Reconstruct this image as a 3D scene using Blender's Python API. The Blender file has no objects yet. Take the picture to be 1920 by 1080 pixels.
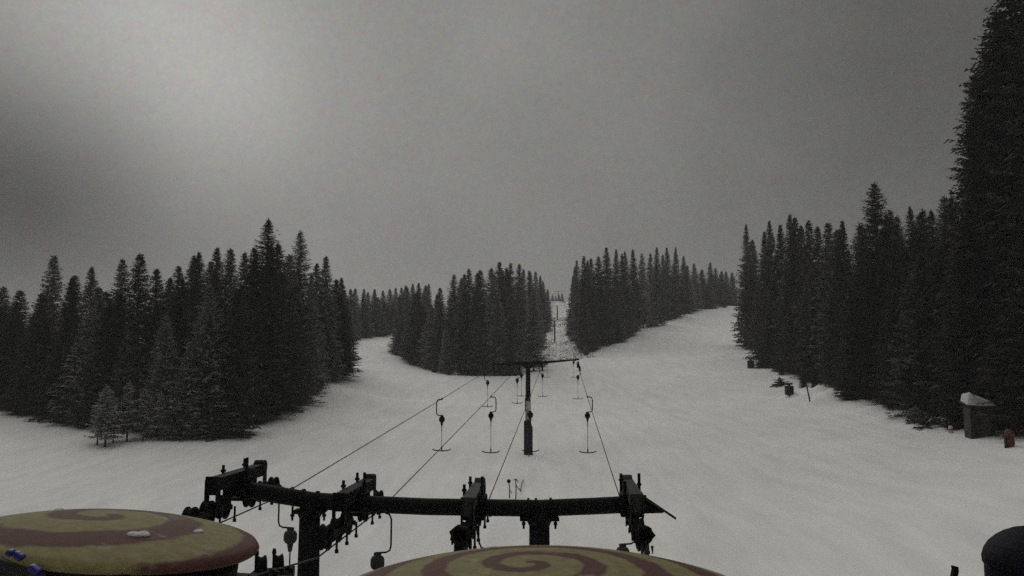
import bpy, bmesh, math, random
import numpy as np
from mathutils import Vector, Matrix
random.seed(7)
PI = math.pi
S = bpy.context.scene
COL = S.collection
CH = 8.0                      # camera height over the station apron
F = 1500.0                    # focal length in photo pixels
PITCH = math.atan(160.0 / F)
FW = Vector((0, math.cos(PITCH), math.sin(PITCH)))
UP = Vector((0, -math.sin(PITCH), math.cos(PITCH)))

def P(px, py, Y):
    """world point on the sight line of a photo pixel at forward distance Y"""
    d = Vector(((px - 960) / F, 0, 0)) + FW + UP * ((540 - py) / F)
    d = d * (Y / d.y)
    return Vector((d.x, d.y, d.z + CH))

def proj(p):
    v = Vector((p[0], p[1], p[2] - CH))
    f = v.dot(FW)
    return 960 + F * v.x / f, 540 - F * v.dot(UP) / f

# ------------------------------------------------------------------ helpers
def tag(o, label=None, cat=None, group=None, kind=None):
    if label: o['label'] = label
    if cat: o['category'] = cat
    if group: o['group'] = group
    if kind: o['kind'] = kind
    return o

def empty(name, loc, label, cat, group=None, rz=0.0):
    o = bpy.data.objects.new(name, None)
    o.empty_display_size = 0.2
    COL.objects.link(o)
    o.location = loc
    o.rotation_euler = (0, 0, rz)
    return tag(o, label, cat, group)

def link(name, bm, m, parent=None, smooth=False):
    me = bpy.data.meshes.new(name)
    bmesh.ops.recalc_face_normals(bm, faces=bm.faces[:])
    bm.to_mesh(me); bm.free()
    if smooth:
        for p in me.polygons: p.use_smooth = True
    me.materials.append(m)
    o = bpy.data.objects.new(name, me)
    COL.objects.link(o)
    if parent: o.parent = parent
    return o

def add_box(bm, c, s, rot=None, bev=0.0):
    r = bmesh.ops.create_cube(bm, size=1.0)
    vs = r['verts']
    for v in vs: v.co = Vector((v.co.x * s[0], v.co.y * s[1], v.co.z * s[2]))
    if bev > 0:
        es = list({e for v in vs for e in v.link_edges})
        rb = bmesh.ops.bevel(bm, geom=es, offset=bev, segments=2, affect='EDGES', profile=0.6)
        vs = list({v for f in rb['faces'] for v in f.verts} | {v for v in vs if v.is_valid})
    for v in vs:
        if rot: v.co = rot @ v.co
        v.co += Vector(c)
    return vs

def add_tube(bm, pts, rad, n=10, caps=True):
    pts = [Vector(p) for p in pts]
    if not isinstance(rad, (list, tuple)): rad = [rad] * len(pts)
    rings = []
    prev = None
    for i, p in enumerate(pts):
        t = (pts[min(i + 1, len(pts) - 1)] - pts[max(i - 1, 0)])
        if t.length < 1e-9: t = Vector((0, 0, 1))
        t.normalize()
        if prev is None:
            a = Vector((0, 0, 1)) if abs(t.z) < 0.9 else Vector((1, 0, 0))
            u = t.cross(a).normalized()
        else:
            u = (prev - t * prev.dot(t)).normalized()
        prev = u
        w = t.cross(u)
        rings.append([bm.verts.new(p + (u * math.cos(2 * PI * k / n) + w * math.sin(2 * PI * k / n)) * rad[i]) for k in range(n)])
    for a, b in zip(rings, rings[1:]):
        for k in range(n):
            bm.faces.new((a[k], a[(k + 1) % n], b[(k + 1) % n], b[k]))
    if caps:
        bm.faces.new(rings[0][::-1]); bm.faces.new(rings[-1])

def add_lathe(bm, prof, n=48, M=None):
    """prof: (r, z) pairs, revolved about z"""
    rings = []
    for r, z in prof:
        if r < 1e-6:
            rings.append([bm.verts.new((0, 0, z))])
        else:
            rings.append([bm.verts.new((r * math.cos(2 * PI * k / n), r * math.sin(2 * PI * k / n), z)) for k in range(n)])
    for a, b in zip(rings, rings[1:]):
        for k in range(n):
            k2 = (k + 1) % n
            if len(a) == 1 and len(b) == 1: continue
            if len(a) == 1: bm.faces.new((a[0], b[k2], b[k]))
            elif len(b) == 1: bm.faces.new((a[k], a[k2], b[0]))
            else: bm.faces.new((a[k], a[k2], b[k2], b[k]))
    if M is not None:
        for r in rings:
            for v in r: v.co = M @ v.co

# ------------------------------------------------------------------ materials
def mat(name, col, rough=0.7, metal=0.0, var=0.25, vscale=6.0, bump=0.0, bscale=30.0, spec=0.3):
    m = bpy.data.materials.new(name); m.use_nodes = True
    nt = m.node_tree; b = nt.nodes['Principled BSDF']
    b.inputs['Roughness'].default_value = rough
    b.inputs['Metallic'].default_value = metal
    b.inputs['Specular IOR Level'].default_value = spec
    tc = nt.nodes.new('ShaderNodeTexCoord')
    n = nt.nodes.new('ShaderNodeTexNoise'); n.inputs['Scale'].default_value = vscale; n.inputs['Detail'].default_value = 6
    nt.links.new(tc.outputs['Object'], n.inputs['Vector'])
    r = nt.nodes.new('ShaderNodeValToRGB')
    r.color_ramp.elements[0].position = 0.3; r.color_ramp.elements[1].position = 0.7
    r.color_ramp.elements[0].color = tuple(c * (1 - var) for c in col) + (1,)
    r.color_ramp.elements[1].color = tuple(min(1, c * (1 + var)) for c in col) + (1,)
    nt.links.new(n.outputs['Fac'], r.inputs['Fac'])
    nt.links.new(r.outputs['Color'], b.inputs['Base Color'])
    if bump > 0:
        n2 = nt.nodes.new('ShaderNodeTexNoise'); n2.inputs['Scale'].default_value = bscale; n2.inputs['Detail'].default_value = 8
        nt.links.new(tc.outputs['Object'], n2.inputs['Vector'])
        bp = nt.nodes.new('ShaderNodeBump'); bp.inputs['Strength'].default_value = bump; bp.inputs['Distance'].default_value = 0.05
        nt.links.new(n2.outputs['Fac'], bp.inputs['Height'])
        nt.links.new(bp.outputs['Normal'], b.inputs['Normal'])
    return m

M_metal = mat('dark_green_painted_steel', (0.006, 0.006, 0.006), 0.75, 0.0, 0.4, 9, 0.3, 40, spec=.1)
M_steel = mat('weathered_galvanised_steel', (0.028, 0.030, 0.026), 0.7, 0.0, 0.35, 14, 0.2, 60, spec=.15)
M_rubber = mat('black_rubber', (0.006, 0.006, 0.007), 0.85, 0.0, 0.3, 20, spec=.1)
M_rope = mat('greased_wire_rope', (0.014, 0.013, 0.013), 0.7, 0.1, 0.3, 40)
M_pad = mat('dark_padding_vinyl', (0.008, 0.008, 0.011), 0.6, 0.0, 0.3, 5)
M_white = mat('white_painted_band', (0.34, 0.34, 0.33), 0.7, 0.0, 0.2, 5)
M_blue = mat('blue_painted_steel', (0.012, 0.006, 0.11), 0.4, 0.0, 0.2, 6)
M_hood = mat('blue_black_coated_metal', (0.004, 0.005, 0.010), 0.7, 0.0, 0.35, 5, 0.2, 20, spec=.12)
M_wood = mat('weathered_hut_boards', (0.026, 0.023, 0.021), 0.9, 0.0, 0.35, 5, 0.4, 18)
M_wood_dark = mat('dark_stained_boards', (0.04, 0.036, 0.035), 0.85, 0.0, 0.35, 5)
M_orange = mat('faded_orange_vinyl', (0.08, 0.024, 0.014), 0.7, 0.0, 0.3, 5)
M_lilac = mat('pale_pink_plastic', (0.5, 0.40, 0.45), 0.7, 0.0, 0.15, 5)
M_trunk = mat('spruce_bark', (0.055, 0.042, 0.034), 0.95, 0.0, 0.4, 8, 0.6, 30)
M_clump = mat('old_snow_clump', (0.50, 0.50, 0.50), 0.85, 0.0, 0.08, 12, 0.6, 25)

def snow_material():
    m = bpy.data.materials.new('piste_snow'); m.use_nodes = True
    nt = m.node_tree; b = nt.nodes['Principled BSDF']; L = nt.links
    b.inputs['Roughness'].default_value = 0.85; b.inputs['Specular IOR Level'].default_value = 0.2
    tc = nt.nodes.new('ShaderNodeTexCoord')
    def noise(scale, det, vec=None, rough=0.55):
        n = nt.nodes.new('ShaderNodeTexNoise'); n.inputs['Scale'].default_value = scale
        n.inputs['Detail'].default_value = det; n.inputs['Roughness'].default_value = rough
        L.new(vec or tc.outputs['Object'], n.inputs['Vector']); return n
    big = noise(0.035, 5)
    mp = nt.nodes.new('ShaderNodeMapping'); mp.inputs['Scale'].default_value = (1.0, 0.16, 1.0)
    mp.inputs['Rotation'].default_value = (0, 0, 0.10)
    L.new(tc.outputs['Object'], mp.inputs['Vector'])
    trk = noise(0.9, 6, mp.outputs['Vector'])          # groomer and ski tracks run down the slope
    fine = noise(9.0, 8, None, 0.7)
    mix = nt.nodes.new('ShaderNodeMath'); mix.operation = 'MULTIPLY_ADD'
    mix.inputs[1].default_value = 0.5; L.new(trk.outputs['Fac'], mix.inputs[0])
    m2 = nt.nodes.new('ShaderNodeMath'); m2.operation = 'MULTIPLY'; m2.inputs[1].default_value = 0.5
    L.new(big.outputs['Fac'], m2.inputs[0]); L.new(m2.outputs[0], mix.inputs[2])
    r = nt.nodes.new('ShaderNodeValToRGB')
    r.color_ramp.elements[0].position = 0.32; r.color_ramp.elements[0].color = (0.62, 0.62, 0.62, 1)
    r.color_ramp.elements[1].position = 0.62; r.color_ramp.elements[1].color = (0.80, 0.80, 0.79, 1)
    L.new(mix.outputs[0], r.inputs['Fac'])
    L.new(r.outputs['Color'], b.inputs['Base Color'])
    h = nt.nodes.new('ShaderNodeMath'); h.operation = 'MULTIPLY_ADD'; h.inputs[1].default_value = 0.35
    L.new(fine.outputs['Fac'], h.inputs[0]); L.new(trk.outputs['Fac'], h.inputs[2])
    bp = nt.nodes.new('ShaderNodeBump'); bp.inputs['Strength'].default_value = 0.5; bp.inputs['Distance'].default_value = 0.22
    L.new(h.outputs[0], bp.inputs['Height']); L.new(bp.outputs['Normal'], b.inputs['Normal'])
    return m
M_snow = snow_material()

def foliage_material():
    m = bpy.data.materials.new('spruce_needles'); m.use_nodes = True
    nt = m.node_tree; b = nt.nodes['Principled BSDF']; L = nt.links
    b.inputs['Roughness'].default_value = 0.9; b.inputs['Specular IOR Level'].default_value = 0.1
    tc = nt.nodes.new('ShaderNodeTexCoord'); oi = nt.nodes.new('ShaderNodeObjectInfo')
    n = nt.nodes.new('ShaderNodeTexNoise'); n.inputs['Scale'].default_value = 1.3; n.inputs['Detail'].default_value = 5
    L.new(tc.outputs['Object'], n.inputs['Vector'])
    g = nt.nodes.new('ShaderNodeValToRGB')
    g.color_ramp.elements[0].position = 0.35; g.color_ramp.elements[0].color = (0.013, 0.014, 0.012, 1)
    g.color_ramp.elements[1].position = 0.68; g.color_ramp.elements[1].color = (0.062, 0.058, 0.050, 1)
    L.new(n.outputs['Fac'], g.inputs['Fac'])
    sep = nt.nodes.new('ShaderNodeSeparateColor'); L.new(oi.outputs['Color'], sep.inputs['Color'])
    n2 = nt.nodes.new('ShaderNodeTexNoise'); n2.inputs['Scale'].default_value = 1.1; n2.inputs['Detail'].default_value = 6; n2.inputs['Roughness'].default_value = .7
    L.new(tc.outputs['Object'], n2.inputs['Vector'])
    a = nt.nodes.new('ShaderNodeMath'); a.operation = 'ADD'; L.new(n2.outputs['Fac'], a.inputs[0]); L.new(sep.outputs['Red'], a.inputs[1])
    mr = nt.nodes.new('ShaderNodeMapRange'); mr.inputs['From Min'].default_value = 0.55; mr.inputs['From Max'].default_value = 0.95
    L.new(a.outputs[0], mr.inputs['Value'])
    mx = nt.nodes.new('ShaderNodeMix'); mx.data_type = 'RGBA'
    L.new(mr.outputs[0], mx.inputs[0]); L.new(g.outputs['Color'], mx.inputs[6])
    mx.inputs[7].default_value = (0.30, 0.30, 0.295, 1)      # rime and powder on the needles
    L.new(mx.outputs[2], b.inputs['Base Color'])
    return m
M_needle = foliage_material()

# ------------------------------------------------------------------ terrain
# each forest edge: photo pixel and forward distance of the snow line in front of it
EDGE_L = [(-420, 790, 78), (-200, 772, 82), (0, 768, 86), (90, 782, 80), (160, 796, 76), (230, 808, 72), (310, 816, 69), (400, 821, 69),
          (480, 810, 73), (545, 788, 80), (600, 745, 94), (655, 712, 108), (657, 665, 150), (655, 640, 190)]
EDGE_M = [(740, 650, 180), (747, 668, 165), (782, 688, 149), (825, 703, 138), (870, 706, 134), (930, 706, 133), (975, 703, 135),
          (1002, 668, 185), (1021, 640, 222), (1029, 600, 330), (1034, 566, 480)]
EDGE_R = [(1061, 566, 480), (1069, 600, 330), (1074, 640, 222), (1093, 665, 172), (1140, 648, 180), (1190, 618, 207), (1240, 597, 232),
          (1310, 582, 256), (1372, 574, 268)]
EDGE_Q = [(1392, 580, 258), (1398, 604, 222), (1408, 650, 165), (1440, 694, 122), (1485, 728, 98), (1570, 760, 80), (1640, 776, 72),
          (1700, 786, 66), (1800, 802, 57), (1900, 842, 45), (2080, 905, 36)]
ctl = []
for E in (EDGE_L, EDGE_M, EDGE_R, EDGE_Q):
    for px, py, Y in E: ctl.append(P(px, py, Y))
for px, py, Y in [(960, 1000, 38), (600, 1000, 38), (1400, 1000, 38), (1850, 1000, 33), (100, 1000, 38), (990, 850, 62), (700, 850, 62), (1300, 850, 62),
                  (960, 900, 52), (0, 900, 52), (1600, 900, 48), (700, 680, 145), (720, 740, 106), (650, 762, 92), (1200, 750, 105), (1250, 655, 170),
                  (960, 760, 92), (1080, 700, 132), (1400, 760, 92), (1340, 640, 185), (1050, 640, 222), (1050, 600, 330), (1048, 565, 480),
                  (735, 626, 222), (690, 634, 205), (1820, 880, 44), (200, 838, 65), (200, 880, 56)]:
    ctl.append(P(px, py, Y))
for x, y, z in [(0, 10, 0), (-15, 5, 0), (15, 5, .2), (-60, 5, .5), (60, 5, 5), (0, -60, -1), (-200, -100, -4), (200, -100, 8), (-700, -500, -20), (700, -500, 10),
                (0, -700, -30), (0, 20, 0), (-20, 25, 0), (20, 25, .3), (-120, 60, 4), (-250, 150, 14), (-110, 150, 11), (-90, 230, 16), (-150, 320, 22), (-60, 300, 19),
                (-45, 400, 24), (0, 300, 24), (-20, 420, 40), (70, 330, 30), (100, 400, 32), (110, 300, 29.5), (70, 450, 44), (90, 350, 30), (160, 300, 30),
                (80, 100, 9), (140, 160, 18), (250, 200, 25), (30, 540, 50), (30, 640, 44), (0, 800, 35), (300, 500, 35), (-300, 500, 28),
                (-700, 300, 20), (700, 300, 30), (-700, 900, 20), (700, 900, 25), (0, 1000, 25)]:
    ctl.append(Vector((x, y, z)))
CX = np.array([[c.x, c.y] for c in ctl]) / 100.0
CZ = np.array([c.z for c in ctl])
def U(r2): return np.where(r2 > 1e-12, 0.5 * r2 * np.log(np.maximum(r2, 1e-12)), 0.0)
n = len(CX)
K = U(((CX[:, None] - CX[None]) ** 2).sum(-1)) + np.eye(n) * 0.0015
Q = np.hstack([np.ones((n, 1)), CX])
A = np.vstack([np.hstack([K, Q]), np.hstack([Q.T, np.zeros((3, 3))])])
W = np.linalg.solve(A, np.concatenate([CZ, np.zeros(3)]))
def ground_raw(X, Yv):
    X = np.atleast_1d(np.asarray(X, float)) / 100; Yv = np.atleast_1d(np.asarray(Yv, float)) / 100
    out = np.full(X.shape, W[n]) + W[n + 1] * X + W[n + 2] * Yv
    for i in range(n):
        out += W[i] * U((X - CX[i, 0]) ** 2 + (Yv - CX[i, 1]) ** 2)
    return out
def lumps(X, Y):
    X = np.atleast_1d(np.asarray(X, float)); Y = np.atleast_1d(np.asarray(Y, float))
    z = 0.10 * np.sin(X * .21 + .6 * np.sin(Y * .11)) * np.sin(Y * .17 + 1.1 * np.sin(X * .07))
    z += 0.035 * np.sin(X * .83 + 1.7 * np.sin(Y * .37)) * np.sin(Y * .61 + X * .2)
    # ploughed snow bank along the right-hand trees
    for px, py, Yb, h, w in BANKS:
        c = P(px, py, Yb)
        z += h * np.exp(-((X - c.x) ** 2 + (Y - c.y) ** 2) / (w * w)) * (1 + .35 * np.sin(X * 2.1) * np.sin(Y * 1.7 + X))
    # low rollers across the left run
    z += 0.42 * np.sin((Y - 90) * .40 + X * .12) * np.exp(-((X + 22) / 11) ** 2 - ((Y - 104) / 16) ** 2)
    return z
BANKS = [(1508, 748, 91, .8, 2.6), (1540, 755, 87, 1.0, 3.0), (1565, 762, 83, .8, 2.0), (1605, 768, 78, 0.5, 2.2), (1640, 776, 73, 0.45, 2.0), (1690, 785, 67, 0.5, 2.0),
         (1740, 792, 62, 0.5, 1.6), (1775, 800, 59, 0.5, 1.3), (1470, 722, 104, 0.5, 2.5)]
def ground(x, y): return float((ground_raw(x, y) + lumps(x, y))[0])

def hit(px, py):
    """where the sight line of a photo pixel meets the snow"""
    Y = 24.0
    last = None
    while Y < 700:
        p = P(px, py, Y); g = ground(p.x, p.y)
        if p.z <= g:
            lo, hi = last or Y, Y
            for _ in range(14):
                m = (lo + hi) / 2; p = P(px, py, m)
                if p.z <= ground(p.x, p.y): hi = m
                else: lo = m
            p = P(px, py, hi); return Vector((p.x, p.y, ground(p.x, p.y)))
        last = Y; Y *= 1.02
    p = P(px, py, 300); return Vector((p.x, p.y, ground(p.x, p.y)))

def axis_vals(near, far, step, g):
    v = [0.0]; s = step
    while v[-1] < far:
        if v[-1] > near: s *= g
        v.append(v[-1] + s)
    return v
ys = [-a for a in axis_vals(10, 650, 2.0, 1.25)[:0:-1]] + axis_vals(150, 980, 0.8, 1.04)
xr = axis_vals(60, 680, 0.8, 1.045)
xs = [-a for a in xr[:0:-1]] + xr
GX, GY = np.meshgrid(np.array(xs), np.array(ys))
GZ = (ground_raw(GX.ravel(), GY.ravel()) + lumps(GX.ravel(), GY.ravel()))
nx, ny = len(xs), len(ys)
me = bpy.data.meshes.new('snow_ground')
co = np.stack([GX.ravel(), GY.ravel(), GZ], 1)
idx = np.arange(nx * ny).reshape(ny, nx)
fc = np.stack([idx[:-1, :-1].ravel(), idx[:-1, 1:].ravel(), idx[1:, 1:].ravel(), idx[1:, :-1].ravel()], 1)
me.from_pydata(co.tolist(), [], fc.tolist())
me.polygons.foreach_set('use_smooth', [True] * len(me.polygons))
me.materials.append(M_snow)
go = bpy.data.objects.new('snow_ground', me); COL.objects.link(go)
tag(go, kind='structure')

# ------------------------------------------------------------------ spruces
def crown_mesh(name, H, R, whorl, nb, sprays, seed, bare=0.06, tri=0.34, ragged=0.2, slim=0.9):
    rnd = random.Random(seed)
    V = []; Fc = []
    def leaf(p, d, side, ln, wd):
        i = len(V)
        V.extend([p - side * wd, p + side * wd, p + d * ln + side * wd * .25, p + d * ln - side * wd * .25])
        Fc.append((i, i + 1, i + 2, i + 3))
    z = bare * H
    ph = rnd.random() * 6
    bulge = [rnd.uniform(1 - ragged, 1 + ragged) for _ in range(40)]
    while z < H * 0.985:
        t = z / H
        env = (1 - t) ** slim * min(1.0, 0.72 + t * 2.2)
        k = max(6, int(nb * (0.6 + 0.6 * (1 - t))))
        for j in range(k):
            a = rnd.random() * 2 * PI
            ln = R * env * bulge[int(t * 13 + (a / (2 * PI)) * 3 * 13) % 40] * rnd.uniform(0.55, 1.15) + 0.03
            dr = Vector((math.cos(a), math.sin(a), 0)); sd = Vector((-math.sin(a), math.cos(a), 0))
            droop = rnd.uniform(0.22, 0.55) * (1.0 - t * 0.9) - 0.10 * t
            ns = max(4, int(sprays * ln / R + 2))
            zj = z + rnd.uniform(-.5, .5) * whorl
            for s in range(ns):
                u = (s + rnd.random()) / ns
                u = u ** 0.75
                q = dr * (ln * u) + Vector((0, 0, zj - droop * ln * u + 0.22 * ln * u * u))
                for sg in (-1, 1):
                    d = (dr * rnd.uniform(.35, .9) + sd * sg * rnd.uniform(.3, 1.0) + Vector((0, 0, rnd.uniform(-.75, .05)))).normalized()
                    side = d.cross(Vector((rnd.uniform(-.5, .5), rnd.uniform(-.5, .5), 1))).normalized()
                    leaf(q, d, side, tri * rnd.uniform(.6, 1.3) * (0.26 + 0.84 * min(1, 1.6 * (1 - t))), tri * rnd.uniform(.16, .3) * (0.7 + .4 * min(1, 1.5 * (1 - t))))
            d = (dr + Vector((0, 0, rnd.uniform(-.3, .25)))).normalized()
            leaf(dr * ln * .9 + Vector((0, 0, zj - droop * ln * .9 + .18 * ln)), d, sd, tri * (.22 + .85 * (1 - t)), tri * .13)
        z += whorl * rnd.uniform(.8, 1.2) * (0.32 + 0.83 * (1 - t))
    # leader
    for q in range(10):
        a = rnd.random() * 6.28
        d = Vector((math.cos(a) * .35, math.sin(a) * .35, 1)).normalized()
        leaf(Vector((0, 0, H * (.955 + .0035 * q))), d, Vector((-math.sin(a), math.cos(a), 0)), .3, .04)
    me = bpy.data.meshes.new(name)
    me.from_pydata([tuple(v) for v in V], [], Fc)
    me.materials.append(M_needle)
    return me

def trunk_mesh(name, H, r, seed):
    rnd = random.Random(seed + 100)
    bm = bmesh.new()
    pts = [Vector((rnd.uniform(-.03, .03), rnd.uniform(-.03, .03), z * H)) for z in (-0.06, 0.0, .05, .2, .4, .6, .8, .97)]
    add_tube(bm, pts, [r * 1.5, r * 1.25, r, r * .86, r * .66, r * .45, r * .25, .015], 9)
    for k in range(46):                                   # limbs from bole into crown
        z = H * rnd.uniform(.05, .9); a = rnd.random() * 6.28; t = z / H
        ln = (1 - t) * H * .10 * rnd.uniform(.5, 1.0) + .15
        p = Vector((0, 0, z)); q = p + Vector((math.cos(a) * ln, math.sin(a) * ln, -.25 * ln))
        add_tube(bm, [p, q], [.035 * (1.2 - t), .008], 4, False)
    me = bpy.data.meshes.new(name)
    bm.to_mesh(me); bm.free()
    me.materials.append(M_trunk)
    return me

PH = 18.0
PROTO = {}
for i in range(9):
    R = [3.0, 2.6, 3.4, 2.8, 3.2, 2.5, 3.1, 2.7, 3.5][i]
    PROTO['m%d' % i] = (crown_mesh('spruce_crown', PH, R, 0.36, 18, 10, 11 + i, bare=[.03, .05, .02, .08, .03, .06, .02, .04, .02][i], tri=0.46,
                                   ragged=[.2, .3, .15, .35, .25, .2, .3, .15, .25][i], slim=[.68, .62, .8, .6, .74, .66, .7, .58, .85][i]),
                        trunk_mesh('spruce_trunk', PH, .19, i))
for i in range(3):                                        # close trees: finer sprays
    PROTO['n%d' % i] = (crown_mesh('spruce_crown', PH, [2.9, 3.2, 2.6][i], 0.30, 24, 17, 51 + i, bare=.03, tri=0.28, ragged=.3, slim=[.66, .76, .62][i]),
                        trunk_mesh('spruce_trunk', PH, .20, 30 + i))
for i in range(2):                                        # high bare stem
    PROTO['b%d' % i] = (crown_mesh('spruce_crown', PH, 2.0, 0.42, 14, 8, 71 + i, bare=.24, tri=0.42, ragged=.3, slim=.7),
                        trunk_mesh('spruce_trunk', PH, .20, 40 + i))
for i in range(2):                                        # thin young tree
    PROTO['y%d' % i] = (crown_mesh('spruce_crown', PH, 3.6, .9, 9, 6, 81 + i, bare=.20, tri=0.85, ragged=.45, slim=.5),
                        trunk_mesh('spruce_trunk', PH, .24, 50 + i))
TREES = []
def spruce(loc, H, kind, wid, frost, label=None, group=None, rz=None, lean=0.0):
    r = bpy.data.objects.new('spruce_tree', None); COL.objects.link(r)
    r.empty_display_size = .3
    r.location = loc
    s = H / PH
    r.scale = (s * wid, s * wid, s)
    r.rotation_euler = (random.uniform(-.02, .02), lean + random.uniform(-.02, .02), random.random() * 6.28 if rz is None else rz)
    cm, tm = PROTO[kind]
    c = bpy.data.objects.new('crown', cm); COL.objects.link(c); c.parent = r; c.color = (frost, 0, 0, 1)
    t = bpy.data.objects.new('trunk', tm); COL.objects.link(t); t.parent = r
    tag(r, label, 'spruce tree', group)
    TREES.append(r)
    return r

ONES = ['', 'first', 'second', 'third', 'fourth', 'fifth', 'sixth', 'seventh', 'eighth', 'ninth', 'tenth', 'eleventh', 'twelfth', 'thirteenth', 'fourteenth',
        'fifteenth', 'sixteenth', 'seventeenth', 'eighteenth', 'nineteenth']
def ordw(k):
    if k < 20: return ONES[k]
    t = {2: 'twent', 3: 'thirt', 4: 'fort', 5: 'fift', 6: 'sixt'}[k // 10]
    return t + 'ieth' if k % 10 == 0 else t + 'y-' + ONES[k % 10]

# skyline tips seen in the photo: (px, tip py, forward distance)
SKY = {
 'L': [(6, 536, 92), (39, 543, 90), (97, 477, 92), (138, 515, 96), (173, 498, 92), (197, 545, 84), (225, 483, 90), (266, 475, 92), (297, 502, 88), (318, 519, 100),
       (334, 498, 104), (363, 477, 102), (377, 470, 104), (392, 488, 100), (411, 462, 96), (435, 464, 98), (461, 470, 90), (482, 462, 84), (499, 408, 84), (511, 452, 88), (526, 455, 92),
       (545, 476, 96), (569, 430, 90), (590, 492, 105), (613, 479, 106), (628, 522, 116), (643, 519, 124)],
 'F': [(656, 541, 205), (667, 540, 215), (682, 541, 225), (691, 547, 245), (701, 541, 240), (718, 544, 250), (731, 541, 250), (741, 538, 245), (753, 538, 240), (762, 535, 235),
       (774, 531, 225), (785, 530, 215), (798, 534, 205), (806, 536, 196), (827, 539, 182)],
 'M': [(852, 514, 160), (862, 520, 155), (871, 513, 152), (883, 502, 150), (896, 510, 148), (904, 505, 148), (920, 501, 146), (934, 489, 146), (944, 505, 150), (952, 500, 150), (965, 492, 152), (978, 493, 156),
       (988, 502, 165), (996, 506, 175), (1004, 508, 185), (1011, 508, 200), (1018, 516, 220), (1025, 526, 250), (1030, 541, 300)],
 'R': [(1058, 518, 235), (1066, 500, 215), (1076, 488, 200), (1087, 480, 185), (1097, 487, 185), (1107, 483, 186), (1122, 480, 190), (1138, 462, 190), (1155, 466, 192), (1166, 474, 195), (1174, 470, 198), (1189, 466, 205),
       (1204, 474, 210), (1218, 474, 214), (1230, 463, 215), (1242, 476, 226), (1253, 463, 230), (1264, 462, 235), (1281, 479, 245), (1290, 497, 250), (1303, 493, 255), (1317, 505, 262), (1331, 491, 268),
       (1341, 502, 272), (1352, 508, 280), (1362, 508, 280), (1373, 510, 282)],
 'Q': [(1397, 418, 168), (1411, 447, 160), (1430, 432, 140), (1447, 412, 132), (1461, 420, 125), (1475, 400, 118), (1488, 405, 116), (1502, 420, 118), (1516, 412, 112), (1537, 422, 108), (1555, 415, 100), (1568, 428, 96), (1582, 410, 94),
       (1605, 417, 90), (1622, 420, 88), (1637, 337, 80), (1655, 400, 82), (1670, 390, 80), (1687, 400, 78), (1702, 385, 78), (1717, 400, 76), (1730, 390, 74), (1746, 392, 72), (1762, 367, 70), (1787, 365, 66)],
}
PLACE = {'L': 'the left forest', 'F': 'the distant upper-left forest', 'M': 'the middle forest',
         'R': 'the right-centre forest', 'Q': 'the right-hand forest'}
PLAN = []            # every tree wanted: placed only after the hidden ones are sorted out
def clear(loc, H, kind, wid):
    '''keeps crowns out of the lift corridor'''
    loc = Vector(loc)
    if loc.y < 150 or kind[0] == 'b': return loc, wid
    xc = (1045.5 - 960) / F * loc.y
    half = float(np.interp(loc.y, [150, 190, 222, 330, 480], [6.0, 3.3, 2.1, 1.2, .8]))
    sg = 1 if loc.x > xc else -1
    d = abs(loc.x - xc) - half
    if d < 1.5: loc.x = xc + sg * (half + 1.5); d = 1.5; loc.z = ground(loc.x, loc.y) - .1
    rad = 3.1 * wid * H / PH
    if rad > d: loc.x += sg * min(.8, rad - d); d += min(.8, rad - d); loc.z = ground(loc.x, loc.y) - .1
    if rad > d: wid *= max(.78, d / rad)
    return loc, wid
def want(loc, H, kind, wid, frost, label=None, group=None, rz=None, lean=0.0, role='', key='', keep=False):
    if key in ('M', 'R', 'F'): loc, wid = clear(loc, H, kind, wid)
    PLAN.append(dict(loc=Vector(loc), H=H, kind=kind, wid=wid, frost=frost, label=label, group=group, rz=rz, lean=lean, role=role, key=key, keep=keep))
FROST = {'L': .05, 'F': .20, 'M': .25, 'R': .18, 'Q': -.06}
special = {('L', 499): 'tallest broad spire of the left forest',
           ('L', 569): 'dark slender spruce just right of the tallest one in the left forest',
           ('L', 97): 'tall spruce with narrow spire near the left end of the left forest',
           ('M', 934): 'tallest spire in the middle forest left of the lift corridor',
           ('R', 1138): 'dark bushy spruce rising above the forest right of the lift corridor',
           ('Q', 1637): 'tall ragged spruce spire rising high above the right-hand forest roofline',
           ('Q', 1397): 'lone narrow spruce at the left end of the right-hand forest beside the piste crest'}
rnd = random.Random(3)
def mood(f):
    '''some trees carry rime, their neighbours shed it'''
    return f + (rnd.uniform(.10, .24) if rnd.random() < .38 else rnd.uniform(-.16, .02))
for key, L in SKY.items():
    for k, (px, py, Y) in enumerate(L):
        tip = P(px, py, Y)
        g = ground(tip.x, tip.y)
        H = tip.z - g
        kind = 'm%d' % rnd.randrange(9)
        w = min(1.5, max(.75, 19.0 / H)) * rnd.uniform(.85, 1.1)
        if key == 'Q' and px > 1600: kind = 'n%d' % (k % 3)
        if px == 499: kind, w = 'n1', 1.35
        if px == 569: kind, w = 'n0', .95
        if px == 1637: kind, w = 'n0', 1.05
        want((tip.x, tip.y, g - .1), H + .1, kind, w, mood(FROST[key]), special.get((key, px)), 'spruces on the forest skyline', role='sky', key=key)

def sky_limit(key, px):
    L = SKY[key]
    xs_ = [a[0] for a in L]; y_ = [a[1] for a in L]
    return float(np.interp(px, xs_, y_))

def walk(E, step0, inset=0.0):
    """points along a forest edge in world space; the step grows with distance"""
    pts = [P(*e) for e in E]
    out = []; carry = 0.0
    for a, b in zip(pts, pts[1:]):
        d = Vector((b.x - a.x, b.y - a.y)); ln = d.length
        s = carry
        while s < ln:
            q = Vector((a.x, a.y)) + d * (s / ln)
            out.append(q)
            s += step0 * max(1.0, q.y / 110.0)
        carry = s - ln
    return out

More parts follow.
